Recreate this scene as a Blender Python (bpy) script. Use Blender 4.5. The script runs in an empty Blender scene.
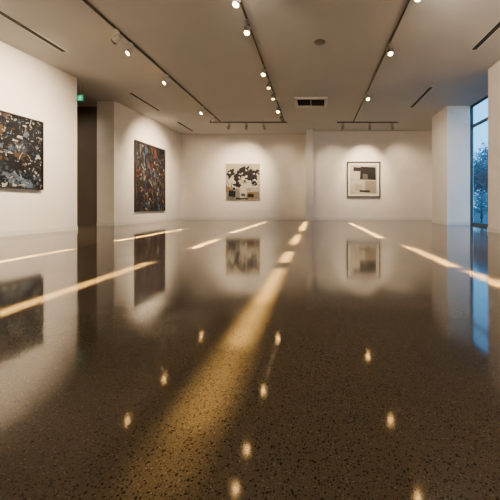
import bpy, bmesh, math, random
from mathutils import Vector, Matrix
random.seed(7)
C = bpy.context.scene.collection
PI = math.pi
CH = 4.0          # ceiling height
CAMH = 0.63

# ---------------------------------------------------------------- materials
def mat(name, col, rough=0.6, metal=0.0, spec=0.5, emit=None, estr=0.0):
    m = bpy.data.materials.new(name); m.use_nodes = True
    b = m.node_tree.nodes['Principled BSDF']
    b.inputs['Base Color'].default_value = (*col, 1)
    b.inputs['Roughness'].default_value = rough
    b.inputs['Metallic'].default_value = metal
    b.inputs['Specular IOR Level'].default_value = spec
    if emit:
        b.inputs['Emission Color'].default_value = (*emit, 1)
        b.inputs['Emission Strength'].default_value = estr
    return m

def paint(name, col, var=0.03, scale=3.0, rough=0.75, bump=0.03, bscale=220):
    m = mat(name, col, rough, spec=0.25)
    nt = m.node_tree; N = nt.nodes; L = nt.links; b = N['Principled BSDF']
    tc = N.new('ShaderNodeTexCoord')
    nz = N.new('ShaderNodeTexNoise'); nz.inputs['Scale'].default_value = scale; nz.inputs['Detail'].default_value = 4
    L.new(tc.outputs['Object'], nz.inputs['Vector'])
    cr = N.new('ShaderNodeValToRGB')
    cr.color_ramp.elements[0].position = 0.3; cr.color_ramp.elements[1].position = 0.7
    cr.color_ramp.elements[0].color = (*[c*(1-var) for c in col], 1)
    cr.color_ramp.elements[1].color = (*[min(1, c*(1+var)) for c in col], 1)
    L.new(nz.outputs['Fac'], cr.inputs['Fac']); L.new(cr.outputs['Color'], b.inputs['Base Color'])
    n2 = N.new('ShaderNodeTexNoise'); n2.inputs['Scale'].default_value = bscale
    L.new(tc.outputs['Object'], n2.inputs['Vector'])
    bp = N.new('ShaderNodeBump'); bp.inputs['Strength'].default_value = bump; bp.inputs['Distance'].default_value = 0.002
    L.new(n2.outputs['Fac'], bp.inputs['Height']); L.new(bp.outputs['Normal'], b.inputs['Normal'])
    return m

def floor_mat():
    m = mat('polished_concrete', (0.1, 0.08, 0.05), 0.1, spec=0.20)
    nt = m.node_tree; N = nt.nodes; L = nt.links; b = N['Principled BSDF']
    tc = N.new('ShaderNodeTexCoord')
    def noise(s, d=4):
        n = N.new('ShaderNodeTexNoise'); n.inputs['Scale'].default_value = s; n.inputs['Detail'].default_value = d
        L.new(tc.outputs['Object'], n.inputs['Vector']); return n
    def ramp(src, stops, interp='LINEAR'):
        r = N.new('ShaderNodeValToRGB'); r.color_ramp.interpolation = interp
        e = r.color_ramp.elements
        e[0].position, e[0].color = stops[0][0], (*stops[0][1], 1)
        e[1].position, e[1].color = stops[1][0], (*stops[1][1], 1)
        for p, c in stops[2:]:
            q = e.new(p); q.color = (*c, 1)
        L.new(src, r.inputs['Fac']); return r
    def mix(f, a, c):
        x = N.new('ShaderNodeMix'); x.data_type = 'RGBA'
        L.new(f, x.inputs[0]); L.new(a, x.inputs[6])
        if isinstance(c, tuple): x.inputs[7].default_value = (*c, 1)
        else: L.new(c, x.inputs[7])
        return x.outputs[2]
    big = ramp(noise(1.3, 5).outputs['Fac'], [(0.3, (0.088, 0.072, 0.048)), (0.7, (0.120, 0.100, 0.068))])
    fine = ramp(noise(190, 3).outputs['Fac'], [(0.35, (0.060, 0.049, 0.032)), (0.65, (0.145, 0.122, 0.085))])
    x = N.new('ShaderNodeMix'); x.data_type = 'RGBA'; x.inputs[0].default_value = 0.5
    L.new(big.outputs['Color'], x.inputs[6]); L.new(fine.outputs['Color'], x.inputs[7])
    col = x.outputs[2]
    def specks(scale, lo, hi, colr, col, keep):
        v = N.new('ShaderNodeTexVoronoi'); v.inputs['Scale'].default_value = scale
        L.new(tc.outputs['Object'], v.inputs['Vector'])
        r = ramp(v.outputs['Distance'], [(lo, (1, 1, 1)), (hi, (0, 0, 0))])
        sep = N.new('ShaderNodeSeparateColor'); L.new(v.outputs['Color'], sep.inputs[0])
        t = N.new('ShaderNodeMath'); t.operation = 'LESS_THAN'; t.inputs[1].default_value = keep
        L.new(sep.outputs[0], t.inputs[0])
        mu = N.new('ShaderNodeMath'); mu.operation = 'MULTIPLY'
        L.new(r.outputs['Color'], mu.inputs[0]); L.new(t.outputs[0], mu.inputs[1])
        return mix(mu.outputs[0], col, colr)
    col = specks(95, 0.24, 0.40, (0.018, 0.014, 0.009), col, 0.22)
    col = specks(140, 0.24, 0.42, (0.018, 0.014, 0.009), col, 0.38)
    col = specks(230, 0.2, 0.42, (0.024, 0.018, 0.012), col, 0.45)
    col = specks(150, 0.18, 0.36, (0.24, 0.205, 0.145), col, 0.14)
    L.new(col, b.inputs['Base Color'])
    rr = N.new('ShaderNodeMapRange'); rr.inputs[3].default_value = 0.065; rr.inputs[4].default_value = 0.08
    L.new(noise(2.2, 3).outputs['Fac'], rr.inputs[0]); L.new(rr.outputs[0], b.inputs['Roughness'])
    return m

M = {}
M['wall'] = paint('wall_paint', (0.87, 0.82, 0.755))
M['ceil'] = paint('ceiling_paint', (0.55, 0.54, 0.525), 0.02, 1.5)
M['base'] = paint('baseboard_paint', (0.76, 0.73, 0.68), rough=0.5)
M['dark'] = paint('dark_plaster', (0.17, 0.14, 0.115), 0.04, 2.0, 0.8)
M['floor'] = floor_mat()
M['black'] = mat('black_metal', (0.012, 0.011, 0.010), 0.4, spec=0.4)
M['blackslot'] = mat('slot_black', (0.006, 0.006, 0.006), 0.8)
M['white'] = mat('white_enamel', (0.7, 0.68, 0.64), 0.4)
M['body'] = mat('spot_body_grey', (0.34, 0.32, 0.29), 0.45)
M['grey'] = mat('grey_metal', (0.16, 0.155, 0.15), 0.4, 0.6)
M['trackm'] = mat('track_aluminium', (0.06, 0.055, 0.05), 0.45)
M['lens_on'] = mat('lit_lens', (1, 0.9, 0.7), 0.3, emit=(1.0, 0.53, 0.16), estr=110)
M['lens_dim'] = mat('lens_side', (1, 0.9, 0.7), 0.3, emit=(1.0, 0.62, 0.26), estr=9)
M['frame'] = mat('window_frame_grey', (0.035, 0.045, 0.05), 0.35)
M['green'] = mat('exit_green', (0.0, 0.25, 0.12), 0.5, emit=(0.0, 0.50, 0.24), estr=1.0)
M['signwhite'] = mat('exit_white', (0.8, 0.95, 0.85), 0.5, emit=(0.5, 1, 0.7), estr=1.2)
M['grass'] = paint('grass', (0.04, 0.10, 0.10), 0.3, 6.0, 0.9)
M['bark'] = paint('bark', (0.02, 0.03, 0.035), 0.3, 20.0, 0.9)
M['leaf'] = mat('leaf', (0.030, 0.10, 0.12), 0.9, spec=0.1)
M['leaf2'] = mat('leaf_light', (0.06, 0.20, 0.25), 0.9, spec=0.1)

g = bpy.data.materials.new('window_glass'); g.use_nodes = True
nt = g.node_tree; nt.nodes.clear()
o = nt.nodes.new('ShaderNodeOutputMaterial'); mx = nt.nodes.new('ShaderNodeMixShader')
tr = nt.nodes.new('ShaderNodeBsdfTransparent'); tr.inputs[0].default_value = (0.95, 0.99, 1, 1)
gl = nt.nodes.new('ShaderNodeBsdfGlossy'); gl.inputs['Roughness'].default_value = 0.02
mx.inputs[0].default_value = 0.04
nt.links.new(tr.outputs[0], mx.inputs[1])
nt.links.new(gl.outputs[0], mx.inputs[2]); nt.links.new(mx.outputs[0], o.inputs[0])
M['glass'] = g

# ---------------------------------------------------------------- mesh helpers
class MB:
    def __init__(s): s.bm = bmesh.new()
    def box(s, x0, x1, y0, y1, z0, z1, bev=0.0, mi=0):
        r = bmesh.ops.create_cube(s.bm, size=1)
        vs = r['verts']
        for v in vs:
            v.co = Vector((x0+(v.co.x+.5)*(x1-x0), y0+(v.co.y+.5)*(y1-y0), z0+(v.co.z+.5)*(z1-z0)))
        fs = {f for v in vs for f in v.link_faces}
        for f in fs: f.material_index = mi
        if bev > 0:
            es = list({e for v in vs for e in v.link_edges})
            bmesh.ops.bevel(s.bm, geom=es, offset=bev, segments=2, affect='EDGES', profile=0.5)
        return s
    def prism(s, pts, z0, z1):
        a = [s.bm.verts.new((x, y, z0)) for x, y in pts]; b = [s.bm.verts.new((x, y, z1)) for x, y in pts]
        n = len(pts)
        s.bm.faces.new(a[::-1]); s.bm.faces.new(b)
        for i in range(n): s.bm.faces.new((a[i], a[(i+1) % n], b[(i+1) % n], b[i]))
        return s
    def tube(s, p0, p1, r0, r1=None, seg=14, cap=True):
        r1 = r0 if r1 is None else r1
        p0, p1 = Vector(p0), Vector(p1); d = (p1-p0)
        q = d.to_track_quat('Z', 'Y'); mtx = Matrix.Translation((p0+p1)/2) @ q.to_matrix().to_4x4()
        bmesh.ops.create_cone(s.bm, cap_ends=cap, segments=seg, radius1=r0, radius2=r1, depth=d.length, matrix=mtx)
        return s
    def lathe(s, prof, seg=28, center=(0, 0, 0)):
        rings = []
        cx, cy, cz = center
        for r, z in prof:
            if r < 1e-6: rings.append([s.bm.verts.new((cx, cy, cz+z))])
            else: rings.append([s.bm.verts.new((cx+r*math.cos(2*PI*k/seg), cy+r*math.sin(2*PI*k/seg), cz+z)) for k in range(seg)])
        for a, b in zip(rings, rings[1:]):
            for k in range(seg):
                k2 = (k+1) % seg
                if len(a) == 1 and len(b) == 1: continue
                if len(a) == 1: s.bm.faces.new((a[0], b[k], b[k2]))
                elif len(b) == 1: s.bm.faces.new((a[k], b[0], a[k2]))
                else: s.bm.faces.new((a[k], b[k], b[k2], a[k2]))
        return s
    def mesh(s, name, mats, smooth=False):
        me = bpy.data.meshes.new(name)
        bmesh.ops.recalc_face_normals(s.bm, faces=s.bm.faces)
        s.bm.to_mesh(me); s.bm.free()
        for m in (mats if isinstance(mats, (list, tuple)) else [mats]): me.materials.append(m)
        if smooth:
            for p in me.polygons: p.use_smooth = True
            try: me.set_sharp_from_angle(angle=math.radians(35))
            except Exception: pass
        return me
    def build(s, name, mats, parent=None, smooth=False):
        return link(name, s.mesh(name, mats, smooth), parent)

def link(name, data, parent=None, loc=None, rot=None):
    o = bpy.data.objects.new(name, data); C.objects.link(o)
    if parent: o.parent = parent
    if loc: o.location = loc
    if rot is not None:
        o.rotation_mode = 'QUATERNION'; o.rotation_quaternion = rot
    return o
def tag(o, label=None, cat=None, group=None, kind=None):
    if label: o['label'] = label
    if cat: o['category'] = cat
    if group: o['group'] = group
    if kind: o['kind'] = kind
    return o
def empty(name, loc, rz=0):
    o = link(name, None, loc=loc); o.rotation_euler = (0, 0, rz); return o
def struct(o, label, cat): return tag(o, label, cat, kind='structure')

# ---------------------------------------------------------------- the room
def lw(y): return -6.26 - 0.086*(8.77-y)      # near left wall face
def lw2(y): return -6.43 + 0.0325*(y-10.67)   # far left wall face
YB = 15.6; YB2 = 14.98; YN = -3.0

struct(MB().box(-9.6, 5.4, YN-.3, 16, -0.2, 0).build('floor', M['floor']), 'polished brown aggregate concrete floor', 'floor')
struct(MB().box(-9.6, 5.4, YN-.3, 16, CH, CH+.2).build('ceiling', M['ceil']), 'flat beige-grey painted gallery ceiling', 'ceiling')
struct(MB().prism([(lw(YN), YN), (lw(8.77), 8.77), (lw(8.77)-.3, 8.77), (lw(YN)-.3, YN)], 0, CH).build('wall_left', M['wall']), 'near white left wall carrying the black and white splatter painting', 'wall')
struct(MB().prism([(lw2(10.67), 10.67), (lw2(YB), YB), (lw2(YB)-.55, YB), (lw2(YB)-.55, 11.3), (-6.98, 11.3), (-6.98, 10.67)], 0, CH).build('wall_left_far', M['wall']), 'far white left wall with squared end carrying the tall dark painting', 'wall')
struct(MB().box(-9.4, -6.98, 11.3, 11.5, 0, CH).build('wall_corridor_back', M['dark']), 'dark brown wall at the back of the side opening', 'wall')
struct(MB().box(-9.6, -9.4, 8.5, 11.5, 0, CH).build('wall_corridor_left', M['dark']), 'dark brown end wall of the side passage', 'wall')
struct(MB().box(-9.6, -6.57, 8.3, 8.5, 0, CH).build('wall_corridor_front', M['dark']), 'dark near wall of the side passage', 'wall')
struct(MB().box(-7.0, -0.2, YB, YB+.2, 0, CH).build('wall_back_left', M['wall']), 'white back wall left of the pilaster', 'wall')
struct(MB().box(-0.12, 5.35, YB2, YB+.2, 0, CH).build('wall_back_right', M['wall']), 'white back wall right of the pilaster', 'wall')
struct(MB().box(-0.40, -0.09, 14.6, YB+.1, 0, CH, 0.004).build('wall_back_pilaster', M['wall']), 'narrow white pilaster between the two back walls', 'wall')
struct(MB().box(4.44, 5.21, 11.2, 12.65, 0, CH, 0.004).build('wall_column_right', M['wall']), 'broad white column left of the window', 'column')
struct(MB().box(5.27, 5.35, 11.25, YB, 0, CH).build('wall_right_far', M['wall']), 'white far right wall behind the column', 'wall')
struct(MB().box(4.27, 5.35, YN, 8.23, 0, CH, 0.004).build('wall_right', M['wall']), 'near white right wall', 'wall')
struct(MB().box(-7.7, 5.35, YN-.2, YN, 0, CH).build('wall_front', M['wall']), 'white wall behind the viewer', 'wall')

def bb(name, pts, label):
    struct(MB().prism(pts, 0, 0.10).build(name, M['base']), label, 'baseboard')
t = .012
bb('baseboard_left', [(lw(YN), YN), (lw(YN)+t, YN), (lw(8.77)+t, 8.77+t), (lw(8.77)-.3, 8.77+t), (lw(8.77)-.3, 8.77), (lw(8.77), 8.77)], 'off-white baseboard along the near left wall')
bb('baseboard_left_far', [(-6.98, 10.67), (-6.98, 10.67-t), (lw2(10.67)+t, 10.67-t), (lw2(YB)+t, YB), (lw2(YB), YB), (lw2(10.67), 10.67)], 'off-white baseboard along the far left wall')
bb('baseboard_back_left', [(-6.25, YB), (-6.25, YB-t), (-.4, YB-t), (-.4, YB)], 'off-white baseboard along the left back wall')
bb('baseboard_back_right', [(-.09, YB2), (-.09, YB2-t), (5.27, YB2-t), (5.27, YB2)], 'off-white baseboard along the right back wall')
bb('baseboard_column', [(4.44-t, 12.65), (4.44-t, 11.2-t), (5.21, 11.2-t), (5.21, 11.2), (4.44, 11.2), (4.44, 12.65)], 'off-white baseboard round the column')
bb('baseboard_right', [(4.27, YN), (4.27-t, YN), (4.27-t, 8.23+t), (5.2, 8.23+t), (5.2, 8.23), (4.27, 8.23)], 'off-white baseboard along the near right wall')

# window between the near right wall and the column
L_ = 11.24-8.23
w = empty('window_1', (5.28, 8.23, 0)); struct(w, 'tall dark framed window looking out to trees', 'window')
wf = MB()
wf.box(-.03, .03, 0, L_, 0, .08).box(-.03, .03, 0, L_, CH-.06, CH).box(-.03, .03, 0, .05, .08, CH-.06).box(-.03, .03, L_-.04, L_, .08, CH-.06)
wf.build('window_frame', M['frame'], w)
MB().box(-.03, .03, 1.80, 1.85, .08, CH-.06).build('mullion', M['frame'], w)
TZ = 3.25
for yy0, yy1 in ((.05, 1.80), (1.85, L_-.04)):
    MB().box(-.03, .03, yy0, yy1, TZ, TZ+.09).build('transom', M['frame'], w)
    MB().box(-.005, .005, yy0, yy1, .08, TZ).build('pane', M['glass'], w)
    MB().box(-.005, .005, yy0, yy1, TZ+.09, CH-.06).build('pane', M['glass'], w)

# ---------------------------------------------------------------- outdoors
struct(MB().box(5.45, 70, -10, 80, -.35, -.15).build('ground_outside', M['grass']), 'dark lawn outside the window', 'ground')
def tree(x, y, h, cr, n, leafm, label, seed, ls=.09):
    rnd = random.Random(seed)
    r = empty('tree', (x, y, -.15)); tag(r, label, 'tree', 'trees outside the window')
    tb = MB(); tb.tube((0, 0, 0), (0.05, 0.1, h*.6), h*.022, h*.013)
    tips = []
    for k in range(9):
        a = k*2.4; z = h*(.3+.05*k); e = (math.cos(a)*cr*.6, math.sin(a)*cr*.6, z+h*.15)
        tb.tube((0.03, .05, z), e, h*.009, .01, 8); tips.append(Vector(e))
    tips.append(Vector((0, 0, h*.85)))
    tb.build('trunk', M['bark'], r, True)
    lb = MB()
    for k in range(n):
        c = rnd.choice(tips) + Vector([max(-.8, min(.8, rnd.gauss(0, .3)))*cr for _ in range(3)])
        c.z = max(c.z, .4)
        s = rnd.uniform(.6, 1.3)*ls
        u = Vector([rnd.uniform(-1, 1) for _ in range(3)]).normalized(); v = u.orthogonal().normalized()
        q = [c-u*s, c-v*s*.5, c+u*s, c+v*s*.5]
        lb.bm.faces.new([lb.bm.verts.new(p) for p in q])
    lb.build('foliage', leafm, r)
tree(10.0, 20.0, 3.3, 1.0, 3200, M['leaf'], 'dark leafy tree seen through the middle of the window', 3)
tree(18.5, 35.5, 7.0, 2.3, 5000, M['leaf2'], 'taller paler tree furthest from the window', 5, .15)
tree(7.3, 14.6, 1.3, .5, 1500, M['leaf2'], 'low bushy young tree standing closest to the window', 8, .05)

# ---------------------------------------------------------------- ceiling tracks
def track(x0, y0, x1, y1, label):
    b = empty('lighting_track', ((x0+x1)/2, (y0+y1)/2, CH)); tag(b, label, 'lighting track')
    dx, dy = abs(x1-x0)/2, abs(y1-y0)/2
    hx, hy = max(dx, .018), max(dy, .018)
    MB().box(-hx, hx, -hy, hy, -.035, 0, .002).build('rail', M['trackm'], b)
    if dy > dx:
        MB().box(-.006, .006, -hy+.02, hy-.02, -.037, -.034).build('groove', M['blackslot'], b)
        for s in (-1, 1): MB().box(-.021, .021, s*hy-.02, s*hy+.02, -.039, 0, .003).build('end_cap', M['black'], b)
    else:
        MB().box(-hx+.02, hx-.02, -.006, .006, -.037, -.034).build('groove', M['blackslot'], b)
        for s in (-1, 1): MB().box(s*hx-.02, s*hx+.02, -.021, .021, -.039, 0, .003).build('end_cap', M['black'], b)
TL, TC, TR, TX = -3.76, -1.22, 1.53, 13.3
track(TL, 1.0, TL, 13.2, 'long dark ceiling lighting track nearest the left wall')
track(TC, 1.0, TC, 13.2, 'long dark ceiling lighting track running down the middle of the room')
track(TR, 1.0, TR, 13.2, 'long dark ceiling lighting track on the window side')
track(-4.2, TX+.06, -1.15, TX+.06, 'short cross track in front of the cream and black painting')
track(0.9, TX+.06, 3.3, TX+.06, 'short cross track in front of the black framed picture')

def spot_meshes(bodym):
    return dict(
        adapter=MB().box(-.017, .017, -.055, .055, -.028, 0, .004).mesh('adapter', bodym),
        yoke=MB().tube((0, 0, -.028), (0, 0, -.10), .009).box(-.052, .052, -.009, .009, -.108, -.098, .002).box(-.058, -.052, -.009, .009, -.165, -.098, .001).box(.052, .058, -.009, .009, -.165, -.098, .001).mesh('yoke', bodym),
        housing=MB().lathe([(0, .085), (.030, .085), (.040, .078), (.046, .06), (.046, .02), (.050, .018), (.050, -.085), (.044, -.087), (.041, -.07), (0, -.07)]).mesh('housing', bodym, True))
SM = {'white': spot_meshes(M['white']), 'grey': spot_meshes(M['body'])}
m_ring = MB().lathe([(.0505, -.06), (.053, -.062), (.053, -.09), (.043, -.09), (.041, -.074)]).mesh('bezel', M['grey'], True)
m_lens_on = MB().lathe([(0, -.112), (.015, -.109), (.03, -.100), (.041, -.082)]).mesh('lens', M['lens_on'], True)
m_lens_dim = MB().lathe([(0, -.082), (.02, -.080), (.041, -.073)]).mesh('lens', M['lens_dim'], True)

def spot(x, y, target, power, label, group, bright=True, angle=60, col=(1, .75, .48), cross=False, body='white'):
    r = empty('track_spotlight', (x, y, CH-.037), PI/2 if cross else 0)
    r.scale = (1.05, 1.05, 1.05)
    tag(r, label, 'spotlight', group)
    sm = SM[body]
    link('adapter', sm['adapter'], r)
    piv = Vector((0, 0, -.155))
    d = Vector(target) - (Vector((x, y, CH-.037))+piv); d.normalize()
    if cross: d = Matrix.Rotation(-PI/2, 3, 'Z') @ d
    q = d.to_track_quat('-Z', 'Y')
    yaw = math.atan2(d.y, d.x) + PI/2
    y_ = link('yoke', sm['yoke'], r); y_.rotation_euler = (0, 0, yaw)
    h = link('housing', sm['housing'], r, piv, q)
    link('bezel', m_ring, h); link('lens', m_lens_on if bright else m_lens_dim, h)
    ld = bpy.data.lights.new('spot_beam', 'SPOT'); ld.energy = power; ld.color = col
    ld.spot_size = math.radians(angle); ld.spot_blend = 1.0; ld.shadow_soft_size = .02
    lo = bpy.data.objects.new('spot_beam', ld); C.objects.link(lo); lo.parent = r
    lo.location = piv + d*.135; lo.rotation_mode = 'QUATERNION'; lo.rotation_quaternion = q
    return r
gL, gC, gR = 'spotlights on the left track', 'spotlights on the middle track', 'spotlights on the window side track'
gX, gY = 'spotlights on the left cross track', 'spotlights on the right cross track'
A2 = (lw2(12.9), 12.9, 2.15)
spot(TL, 6.33, (-6.4, 7.0, 2.15), 1450, 'nearest white spotlight on the left track, turned to the left wall', gL, False, 92)
spot(TL, 6.82, (-5.3, 5.3, 1.6), 250, 'lit spotlight just behind the nearest head of the left track', gL, True, 80)
spot(TL, 8.47, (-5.6, 6.9, 1.7), 420, 'lit spotlight halfway along the left track, alone', gL, True, 90)
spot(TL, 11.2, (-5.6, 9.9, 1.6), 380, 'lit spotlight near the far end of the left track', gL, True, 80)
spot(TL, 12.3, A2, 1600, 'last spotlight on the left track, turned to the tall dark painting', gL, False, 82)
names = ['largest glowing spotlight on the middle track, at the top edge', 'second glowing spotlight along the middle track', 'third glowing spotlight along the middle track', 'fourth spotlight along the middle track, dimmer than the third', 'fifth spotlight along the middle track, dim and small', 'sixth spotlight along the middle track, glowing and small', 'smallest and last spotlight of the middle track']
for yy, nm, br in zip((5.17, 6.0, 7.9, 8.8, 9.7, 11.0), names, (1, 1, 1, 0, 0, 1)):
    spot(TC, yy, (TC+.1, yy-2.2, 0), .3, nm, gC, bool(br), 80, body='grey')
spot(TC, 12.1, (-.25, 14.6, 2.2), 170, names[6], gC, False, 50, body='grey')
for yy, nm in zip((5.02, 6.82, 9.7), ['nearest spotlight on the window side track, cut by the top edge', 'bright spotlight in the middle of the window side track', 'small far spotlight, last on the window side track']):
    spot(TR, yy, (TR+.3, yy-2.2, 0), .3, nm, gR, True, 90, body='grey')
for xx, tx, nm, pw in ((-3.45, -4.9, 'left spotlight of the left cross track', 210), (-2.75, -3.37, 'middle spotlight of the left cross track', 950), (-2.05, -1.5, 'right spotlight of the left cross track', 140)):
    spot(xx, TX+.06, (tx, YB, 2.1), pw, nm, gX, False, 76, cross=True, body='grey')
for xx, tx, nm, pw in ((1.12, .9, 'left spotlight of the right cross track', 150), (2.2, 2.18, 'middle spotlight of the right cross track', 760), (3.1, 4.0, 'right spotlight of the right cross track', 180)):
    spot(xx, TX+.06, (tx, YB2, 2.1), pw, nm, gY, False, 76, cross=True, body='grey')

# fixtureless fill lamps added to brighten walls, and added narrow beams for floor streaks
def lamp_spot(x, y, tgt, power, ang=120, z=CH-.2):
    ld = bpy.data.lights.new('fill_lamp', 'SPOT'); ld.energy = power; ld.color = (1, .81, .62)
    ld.spot_size = math.radians(ang); ld.spot_blend = 1; ld.shadow_soft_size = .05
    lo = bpy.data.objects.new('fill_lamp', ld); C.objects.link(lo); lo.location = (x, y, z)
    lo.rotation_mode = 'QUATERNION'; lo.rotation_quaternion = (Vector(tgt)-lo.location).to_track_quat('-Z', 'Y')
for x, y, tx, ty in ((TL, 2.5, -6.8, 2.5), (TL, 4.4, -6.6, 4.6), (TR, 3.2, 4.27, 3.6), (TR, 1.2, 4.27, 1), (TC, .5, -1, -3), (TR, 4.3, 4.27, 7.2)):
    lamp_spot(x, y, (tx, ty, 1.6), 580)  # unseen fill added for the walls nearer the viewer
lamp_spot(TR, 9.2, (4.44, 11.8, 1.3), 440, 72)  # added fill aimed at the column, no fixture here
lamp_spot(TC, 4.2, (0, 13.5, 1.5), 200, 75)  # added fill towards the back wall and pilaster
lamp_spot(-7.9, 9.7, (-7.7, 11.3, 1.2), 60, 120)  # fill lamp added to lift the dark side passage

def beam(x, y0, y1, wd, E, spread=2.0):  # unseen area lamps added overhead to throw warm streaks on the floor
    ld = bpy.data.lights.new('added_streak_beam', 'AREA'); ld.shape = 'RECTANGLE'
    ld.size = wd; ld.size_y = y1-y0; ld.energy = E*wd*(y1-y0); ld.color = (1, .61, .19); ld.spread = math.radians(spread)
    lo = bpy.data.objects.new('added_streak_beam', ld); C.objects.link(lo); lo.location = (x, (y0+y1)/2, CH-.06)
BE = 46
for x, y0, y1, e, wd_, sp_ in ((-.35, .72, .95, .25, .05, 4), (-.35, .95, 1.5, .7, .05, 3.6), (-.35, 1.5, 2.2, 1.5, .06, 2.9), (-.35, 2.2, 3.35, 2.4, .07, 2.4), (-.35, 3.75, 4.6, 3.2, .10, 1.8), (-.36, 5.5, 7.2, 4.0, .12, 1.8), (-.36, 8.6, 13.2, 8, .16, 1.8),
                  (-1.85, .8, 3.75, 2.0, .10, 1.8), (-1.84, 5.0, 6.3, 8, .12, 1.8), (-1.95, 7.8, 13.2, 11, .14, 1.8),
                  (-3.55, 3.0, 4.9, 6.0, .11, 1.8), (-3.58, 6.0, 9.2, 9, .13, 1.8),
                  (1.48, 2.0, 3.25, 2.8, .10, 1.8), (1.44, 3.45, 5.4, 4.3, .11, 1.8), (1.30, 6.6, 12.4, 9, .13, 1.8)):
    beam(x, y0, y1, wd_, BE*e, sp_)

# ---------------------------------------------------------------- slots, vent, detector, exit sign
def slot(x, y0, y1, label, grp):
    r = empty('linear_diffuser', (x, (y0+y1)/2, CH)); tag(r, label, 'air diffuser', grp)
    h = (y1-y0)/2
    b = MB(); 
    b.box(-.07, -.055, -h, h, -.008, 0).box(.055, .07, -h, h, -.008, 0).box(-.055, .055, -h, -h+.015, -.008, 0).box(-.055, .055, h-.015, h, -.008, 0)
    b.build('trim_frame', M['white'], r)
    MB().box(-.055, .055, -h+.015, h-.015, -.003, -.001).build('slot', M['blackslot'], r)
    MB().box(-.004, .004, -h+.015, h-.015, -.007, -.003).build('vane', M['black'], r)
gS = 'linear ceiling diffusers'
slot(-5.47, 5.1, 7.3, 'longest black ceiling slot, above the near left wall', gS)
slot(-5.5, 9.9, 11.8, 'black ceiling slot beside the side opening on the left', gS)
slot(-5.5, 13.3, 15.0, 'furthest left black ceiling slot, close to the back wall', gS)
slot(3.42, 5.4, 7.2, 'black ceiling slot in the top right corner of the view', gS)
slot(3.29, 9.4, 11.4, 'black ceiling slot left of the white column', gS)

v = empty('ceiling_vent', (-.13, 10.75, CH)); tag(v, 'square white air conditioning vent with dark louvres, centre of the ceiling', 'air vent')
MB().box(-.52, .52, -.46, -.38, -.06, 0, .004).box(-.52, .52, .38, .46, -.06, 0, .004).box(-.52, -.43, -.38, .38, -.06, 0, .004).box(.43, .52, -.38, .38, -.06, 0, .004).build('frame', M['white'], v)
MB().box(-.43, .43, -.38, .38, -.012, -.002).build('backing', M['blackslot'], v)
for k in range(5):
    b = MB(); b.box(-.43, .43, -.03, .03, -.004, .004); o = b.build('louvre', M['grey'], v)
    o.location = (0, -.28+k*.14, -.024); o.rotation_euler = (math.radians(28), 0, 0)
MB().box(-.012, .012, -.38, .38, -.045, -.034).build('divider', M['white'], v)

d = empty('smoke_detector', (.1, 6.85, CH)); tag(d, 'small round smoke detector on the ceiling nearer than the air vent', 'smoke detector')
MB().lathe([(0, 0), (.12, 0), (.12, -.014), (.10, -.024), (0, -.024)]).build('base', M['grey'], d, True)
MB().lathe([(.07, -.024), (.066, -.045), (.045, -.052), (0, -.052)]).build('sensor', M['grey'], d, True)

ex = empty('exit_sign', (-6.54, 9.3, CH)); tag(ex, 'small green exit sign hanging at the side opening', 'exit sign')
S = .72
MB().tube((-.04, 0, 0), (-.04, 0, -.28), .005).tube((.04, 0, 0), (.04, 0, -.28), .005).build('hanger', M['grey'], ex)
MB().box(-.13*S, .13*S, -.02, .02, -.36-.12*S, -.36+.12*S, .004).build('housing', M['grey'], ex)
face = MB().box(-.12*S, .12*S, -.024, -.0205, -.36-.11*S, -.36+.11*S).build('face', M['green'], ex)
pb = MB()
def poly2(pts, y=-.0255):
    pb.bm.faces.new([pb.bm.verts.new((x*S, y, z*S-.36)) for x, z in pts])
poly2([(.018*math.cos(a*PI/6)+.02, .018*math.sin(a*PI/6)+.07) for a in range(12)])
poly2([(-.01, .045), (.03, .048), (.015, -.015), (-.02, -.012)])
poly2([(.025, .045), (.06, .01), (.052, 0), (.015, .03)]); poly2([(-.01, .045), (-.05, .03), (-.055, .005), (-.045, .005), (-.04, .022), (-.005, .03)])
poly2([(.015, -.012), (.045, -.04), (.035, -.09), (.02, -.09), (.028, -.045), (-.005, -.015)])
poly2([(-.02, -.01), (-.03, -.05), (-.075, -.06), (-.075, -.075), (-.018, -.065), (0, -.015)])
pb.build('pictogram', M['signwhite'], face)

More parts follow.
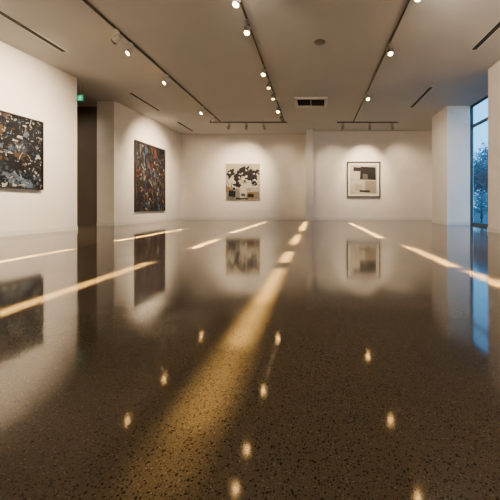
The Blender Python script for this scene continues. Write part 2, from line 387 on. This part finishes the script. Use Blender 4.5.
# ---------------------------------------------------------------- artworks
class Art:
    """flat painted surface, local x right, z up, facing -Y; coordinates given as fractions 0..1"""
    def __init__(s, w, h, palette, seed):
        s.w, s.h, s.pal = w, h, palette; s.bm = bmesh.new(); s.k = 0; s.r = random.Random(seed)
    def poly(s, pts, mi):
        s.k += 1; y = -.0002 - .00003*s.k
        vs = [s.bm.verts.new(((min(max(x, 0), 1)-.5)*s.w, y, min(max(z, 0), 1)*s.h)) for x, z in pts]
        try: f = s.bm.faces.new(vs); f.material_index = mi
        except Exception: pass
    def blob(s, cx, cz, rx, rz, mi, n=12, j=.35, rot=0):
        p = []
        for i in range(n):
            a = 2*PI*i/n; q = 1+s.r.uniform(-j, j)
            x, z = rx*q*math.cos(a), rz*q*math.sin(a)
            p.append((cx+x*math.cos(rot)-z*math.sin(rot), cz+x*math.sin(rot)+z*math.cos(rot)))
        s.poly(p, mi)
    def stroke(s, cx, cz, ln, wd, ang, mi, bend=.2):
        n = 6; up = []; dn = []
        b = s.r.uniform(-bend, bend)
        for i in range(n+1):
            t_ = i/n-.5; a = ang+b*t_*2
            px, pz = cx+ln*t_*math.cos(a), cz+ln*t_*math.sin(a)
            ww = wd*(.5+.5*math.cos(t_*2.4))*s.r.uniform(.5, 1.3)/2
            up.append((px-ww*math.sin(a), pz+ww*math.cos(a))); dn.append((px+ww*math.sin(a), pz-ww*math.cos(a)))
        s.poly(up+dn[::-1], mi)
    def build(s, name, parent):
        me = bpy.data.meshes.new(name)
        vs = [s.bm.verts.new(p) for p in ((-s.w/2, 0, 0), (s.w/2, 0, 0), (s.w/2, 0, s.h), (-s.w/2, 0, s.h))]
        s.bm.faces.new(vs).material_index = 0
        s.bm.normal_update()
        for f in s.bm.faces:
            if f.normal.y > 0: f.normal_flip()
        s.bm.to_mesh(me); s.bm.free()
        for i, c in enumerate(s.pal): me.materials.append(paint(name+'_paint', c, .12, 9.0, .6, .1, 60))
        return link(name, me, parent)

def frame_mb(w, h, wd, dep):
    b = MB()
    b.box(-w/2-wd, w/2+wd, -dep, 0, -wd, 0, .002).box(-w/2-wd, w/2+wd, -dep, 0, h, h+wd, .002)
    b.box(-w/2-wd, -w/2, -dep, 0, 0, h, .002).box(w/2, w/2+wd, -dep, 0, 0, h, .002)
    return b
M['artframe'] = mat('art_frame_dark', (0.014, 0.011, 0.009), 0.45)
M['artframe2'] = mat('art_frame_brown', (0.04, 0.026, 0.018), 0.45)
M['linen'] = mat('canvas_edge', (0.6, 0.54, 0.44), 0.8)
M['mat'] = mat('mat_board', (0.74, 0.70, 0.62), 0.8)

# 1: black / white splatter painting on the near left wall
H = 1.53; W1 = 1.6
ang = math.atan(0.086)
r = empty('painting', (lw(7.70-W1/2)+.004, 7.70-W1/2, 1.02), PI/2-ang)
tag(r, 'large abstract painting of black, white and blue splatters at the left edge', 'painting')
MB().box(-W1/2, W1/2, -.03, 0, 0, H).build('canvas', M['linen'], r)
a = Art(W1, H, [(.006, .007, .010), (.36, .35, .32), (.026, .046, .078), (.065, .038, .016), (.085, .115, .165), (.003, .004, .006), (.11, .07, .05)], 11)
for k in range(26): a.blob(a.r.random(), a.r.random(), a.r.uniform(.05, .12), a.r.uniform(.04, .1), a.r.choice([2, 2, 4, 0, 0, 3]), 13, .5)
for k in range(900):
    x, z = a.r.random(), a.r.random(); mi = a.r.choice([1, 1, 1, 2, 2, 3, 4, 5, 5, 5, 5, 5, 5, 5, 5, 5, 6])
    if a.r.random() < .7:
        s_ = a.r.choice([.5, .7, 1, 1.7]); a.blob(x, z, s_*a.r.uniform(.005, .022), s_*a.r.uniform(.005, .022), mi, 9, .7)
    else: a.stroke(x, z, a.r.uniform(.02, .12), a.r.uniform(.004, .014), a.r.uniform(0, PI), mi, .3)
p = a.build('painted_surface', r); p.location = (0, -.031, 0)
frame_mb(W1, H, .02, .075).build('frame', M['artframe'], r)

# 2: tall dark painting on far left wall
W2, H2 = 2.14, 2.5
r = empty('painting', (lw2(12.87)+.004, 12.87, .45), PI/2-math.atan(.0325))
tag(r, 'tall dark abstract painting with rust, cream and blue strokes on the far left wall', 'painting')
MB().box(-W2/2, W2/2, -.03, 0, 0, H2).build('canvas', M['linen'], r)
a = Art(W2, H2, [(.007, .006, .008), (.11, .030, .012), (.028, .017, .011), (.023, .038, .070), (.25, .23, .19), (.003, .003, .004), (.12, .07, .03), (.06, .09, .135)], 33)
for k in range(460):
    x, z = a.r.random(), a.r.random(); mi = a.r.choice([1, 1, 2, 2, 3, 3, 3, 4, 4, 4, 5, 5, 5, 5, 5, 5, 5, 6, 7, 7])
    sc = .7 if mi in (4, 6) else 1.1
    if a.r.random() < .6: a.blob(x, z, sc*a.r.uniform(.01, .05), sc*a.r.uniform(.01, .04), mi, 9, .6)
    else: a.stroke(x, z, sc*a.r.uniform(.06, .25), sc*a.r.uniform(.008, .035), a.r.gauss(PI*.62, .45), mi, .15)
p = a.build('painted_surface', r); p.location = (0, -.031, 0)
frame_mb(W2, H2, .025, .06).build('frame', M['artframe2'], r)

# 3: cream canvas with black forms, back wall left
W3, H3 = 1.6, 1.69
r = empty('painting', (-3.37, YB-.003, .91))
tag(r, 'unframed cream canvas with ragged black marks and grey and ochre patches', 'painting')
MB().box(-W3/2, W3/2, -.04, 0, 0, H3).build('canvas', M['linen'], r)
a = Art(W3, H3, [(.34, .30, .23), (.007, .007, .008), (.44, .42, .37), (.06, .06, .065), (.20, .13, .055), (.16, .155, .145)], 52)
a.poly([(.05, .0), (.42, .0), (.40, .30), (.03, .32)], 5); a.poly([(.42, .02), (.62, .0), (.60, .42), (.44, .45)], 2)
a.poly([(.62, .02), (.96, .03), (.98, .24), (.63, .22)], 4); a.poly([(.84, .04), (.98, .03), (.98, .2), (.86, .2)], 5)
a.poly([(.0, .22), (.12, .21), (.13, .40), (.0, .42)], 4)
a.poly([(.04, .36), (.40, .34), (.42, .62), (.06, .66)], 2); a.poly([(.60, .34), (.96, .36), (.94, .64), (.62, .60)], 2)
for cx, cz, s in ((.14, .74, .13), (.34, .64, .14), (.52, .78, .14), (.70, .66, .16), (.88, .78, .10), (.38, .42, .10), (.84, .46, .08)):
    a.blob(cx, cz, s*.9, s*.8, 1, 14, .35, a.r.random()*3)
    for k in range(4): a.blob(cx+a.r.gauss(0, s*.7), cz+a.r.gauss(0, s*.6), s*a.r.uniform(.25, .5), s*a.r.uniform(.25, .5), 1, 10, .5, a.r.random()*3)
    for k in range(2): a.blob(cx+a.r.gauss(0, s*.5), cz+a.r.gauss(0, s*.5), s*.22, s*.18, 2, 8, .4)
for k in range(18): a.stroke(a.r.uniform(.05, .95), a.r.uniform(.05, .5), a.r.uniform(.05, .22), .016, a.r.gauss(PI/2, .8), a.r.choice([1, 3, 3]), .3)
a.poly([(.08, .10), (.28, .08), (.29, .24), (.10, .27)], 1); a.poly([(.30, .02), (.66, .01), (.66, .05), (.30, .06)], 1)
a.poly([(.64, .08), (.82, .07), (.82, .17), (.65, .18)], 1); a.blob(.50, .14, .07, .05, 3)
p = a.build('painted_surface', r); p.location = (0, -.041, 0)

# 4: framed picture, back wall right
W4, H4 = 1.40, 1.50
r = empty('framed_picture', (2.18, YB2-.004, 1.07))
tag(r, 'black framed abstract picture in a pale mat on the right back wall', 'picture')
MB().box(-W4/2, W4/2, -.02, 0, 0, H4).build('mat_board', M['mat'], r)
frame_mb(W4, H4, .045, .06).build('frame', M['artframe'], r)
a = Art(1.18, 1.28, [(.40, .35, .27), (.012, .011, .011), (.27, .235, .18), (.50, .46, .39), (.09, .085, .08)], 41)
a.poly([(.03, .04), (.52, .02), (.54, .46), (.02, .48)], 3)
a.poly([(.56, .03), (.97, .02), (.97, .44), (.57, .45)], 2)
a.poly([(.03, .50), (.34, .49), (.33, .94), (.02, .95)], 3)
a.poly([(.36, .50), (.97, .48), (.96, .93), (.38, .95)], 1)
a.poly([(.10, .80), (.36, .78), (.40, .92), (.12, .94)], 1)
a.poly([(.46, .52), (.66, .51), (.65, .68), (.48, .70)], 4)
a.poly([(.16, .12), (.44, .10), (.45, .32), (.17, .35)], 0); a.poly([(.34, .06), (.74, .05), (.74, .12), (.34, .13)], 1)
p = a.build('print', r); p.location = (0, -.021, .11)

# ---------------------------------------------------------------- world and camera
wd = bpy.data.worlds.new('World'); bpy.context.scene.world = wd; wd.use_nodes = True
nt = wd.node_tree; bg = nt.nodes['Background']
tc = nt.nodes.new('ShaderNodeTexCoord'); sp = nt.nodes.new('ShaderNodeSeparateXYZ'); cr = nt.nodes.new('ShaderNodeValToRGB')
nt.links.new(tc.outputs['Generated'], sp.inputs[0]); nt.links.new(sp.outputs['Z'], cr.inputs[0]); nt.links.new(cr.outputs[0], bg.inputs[0])
cr.color_ramp.elements[0].color = (.13, .50, .84, 1); cr.color_ramp.elements[1].color = (.05, .22, .6, 1)
cr.color_ramp.elements[1].position = .7
bg.inputs[1].default_value = 4.4

cd = bpy.data.cameras.new('camera'); cam = bpy.data.objects.new('camera', cd); C.objects.link(cam)
cam.location = (0, 0, CAMH); cam.rotation_euler = (PI/2, 0, 0)
cd.lens = 24; cd.sensor_width = 36; cd.shift_x = -65/500; cd.shift_y = -44/500
cd.clip_start = .02
bpy.context.scene.camera = cam
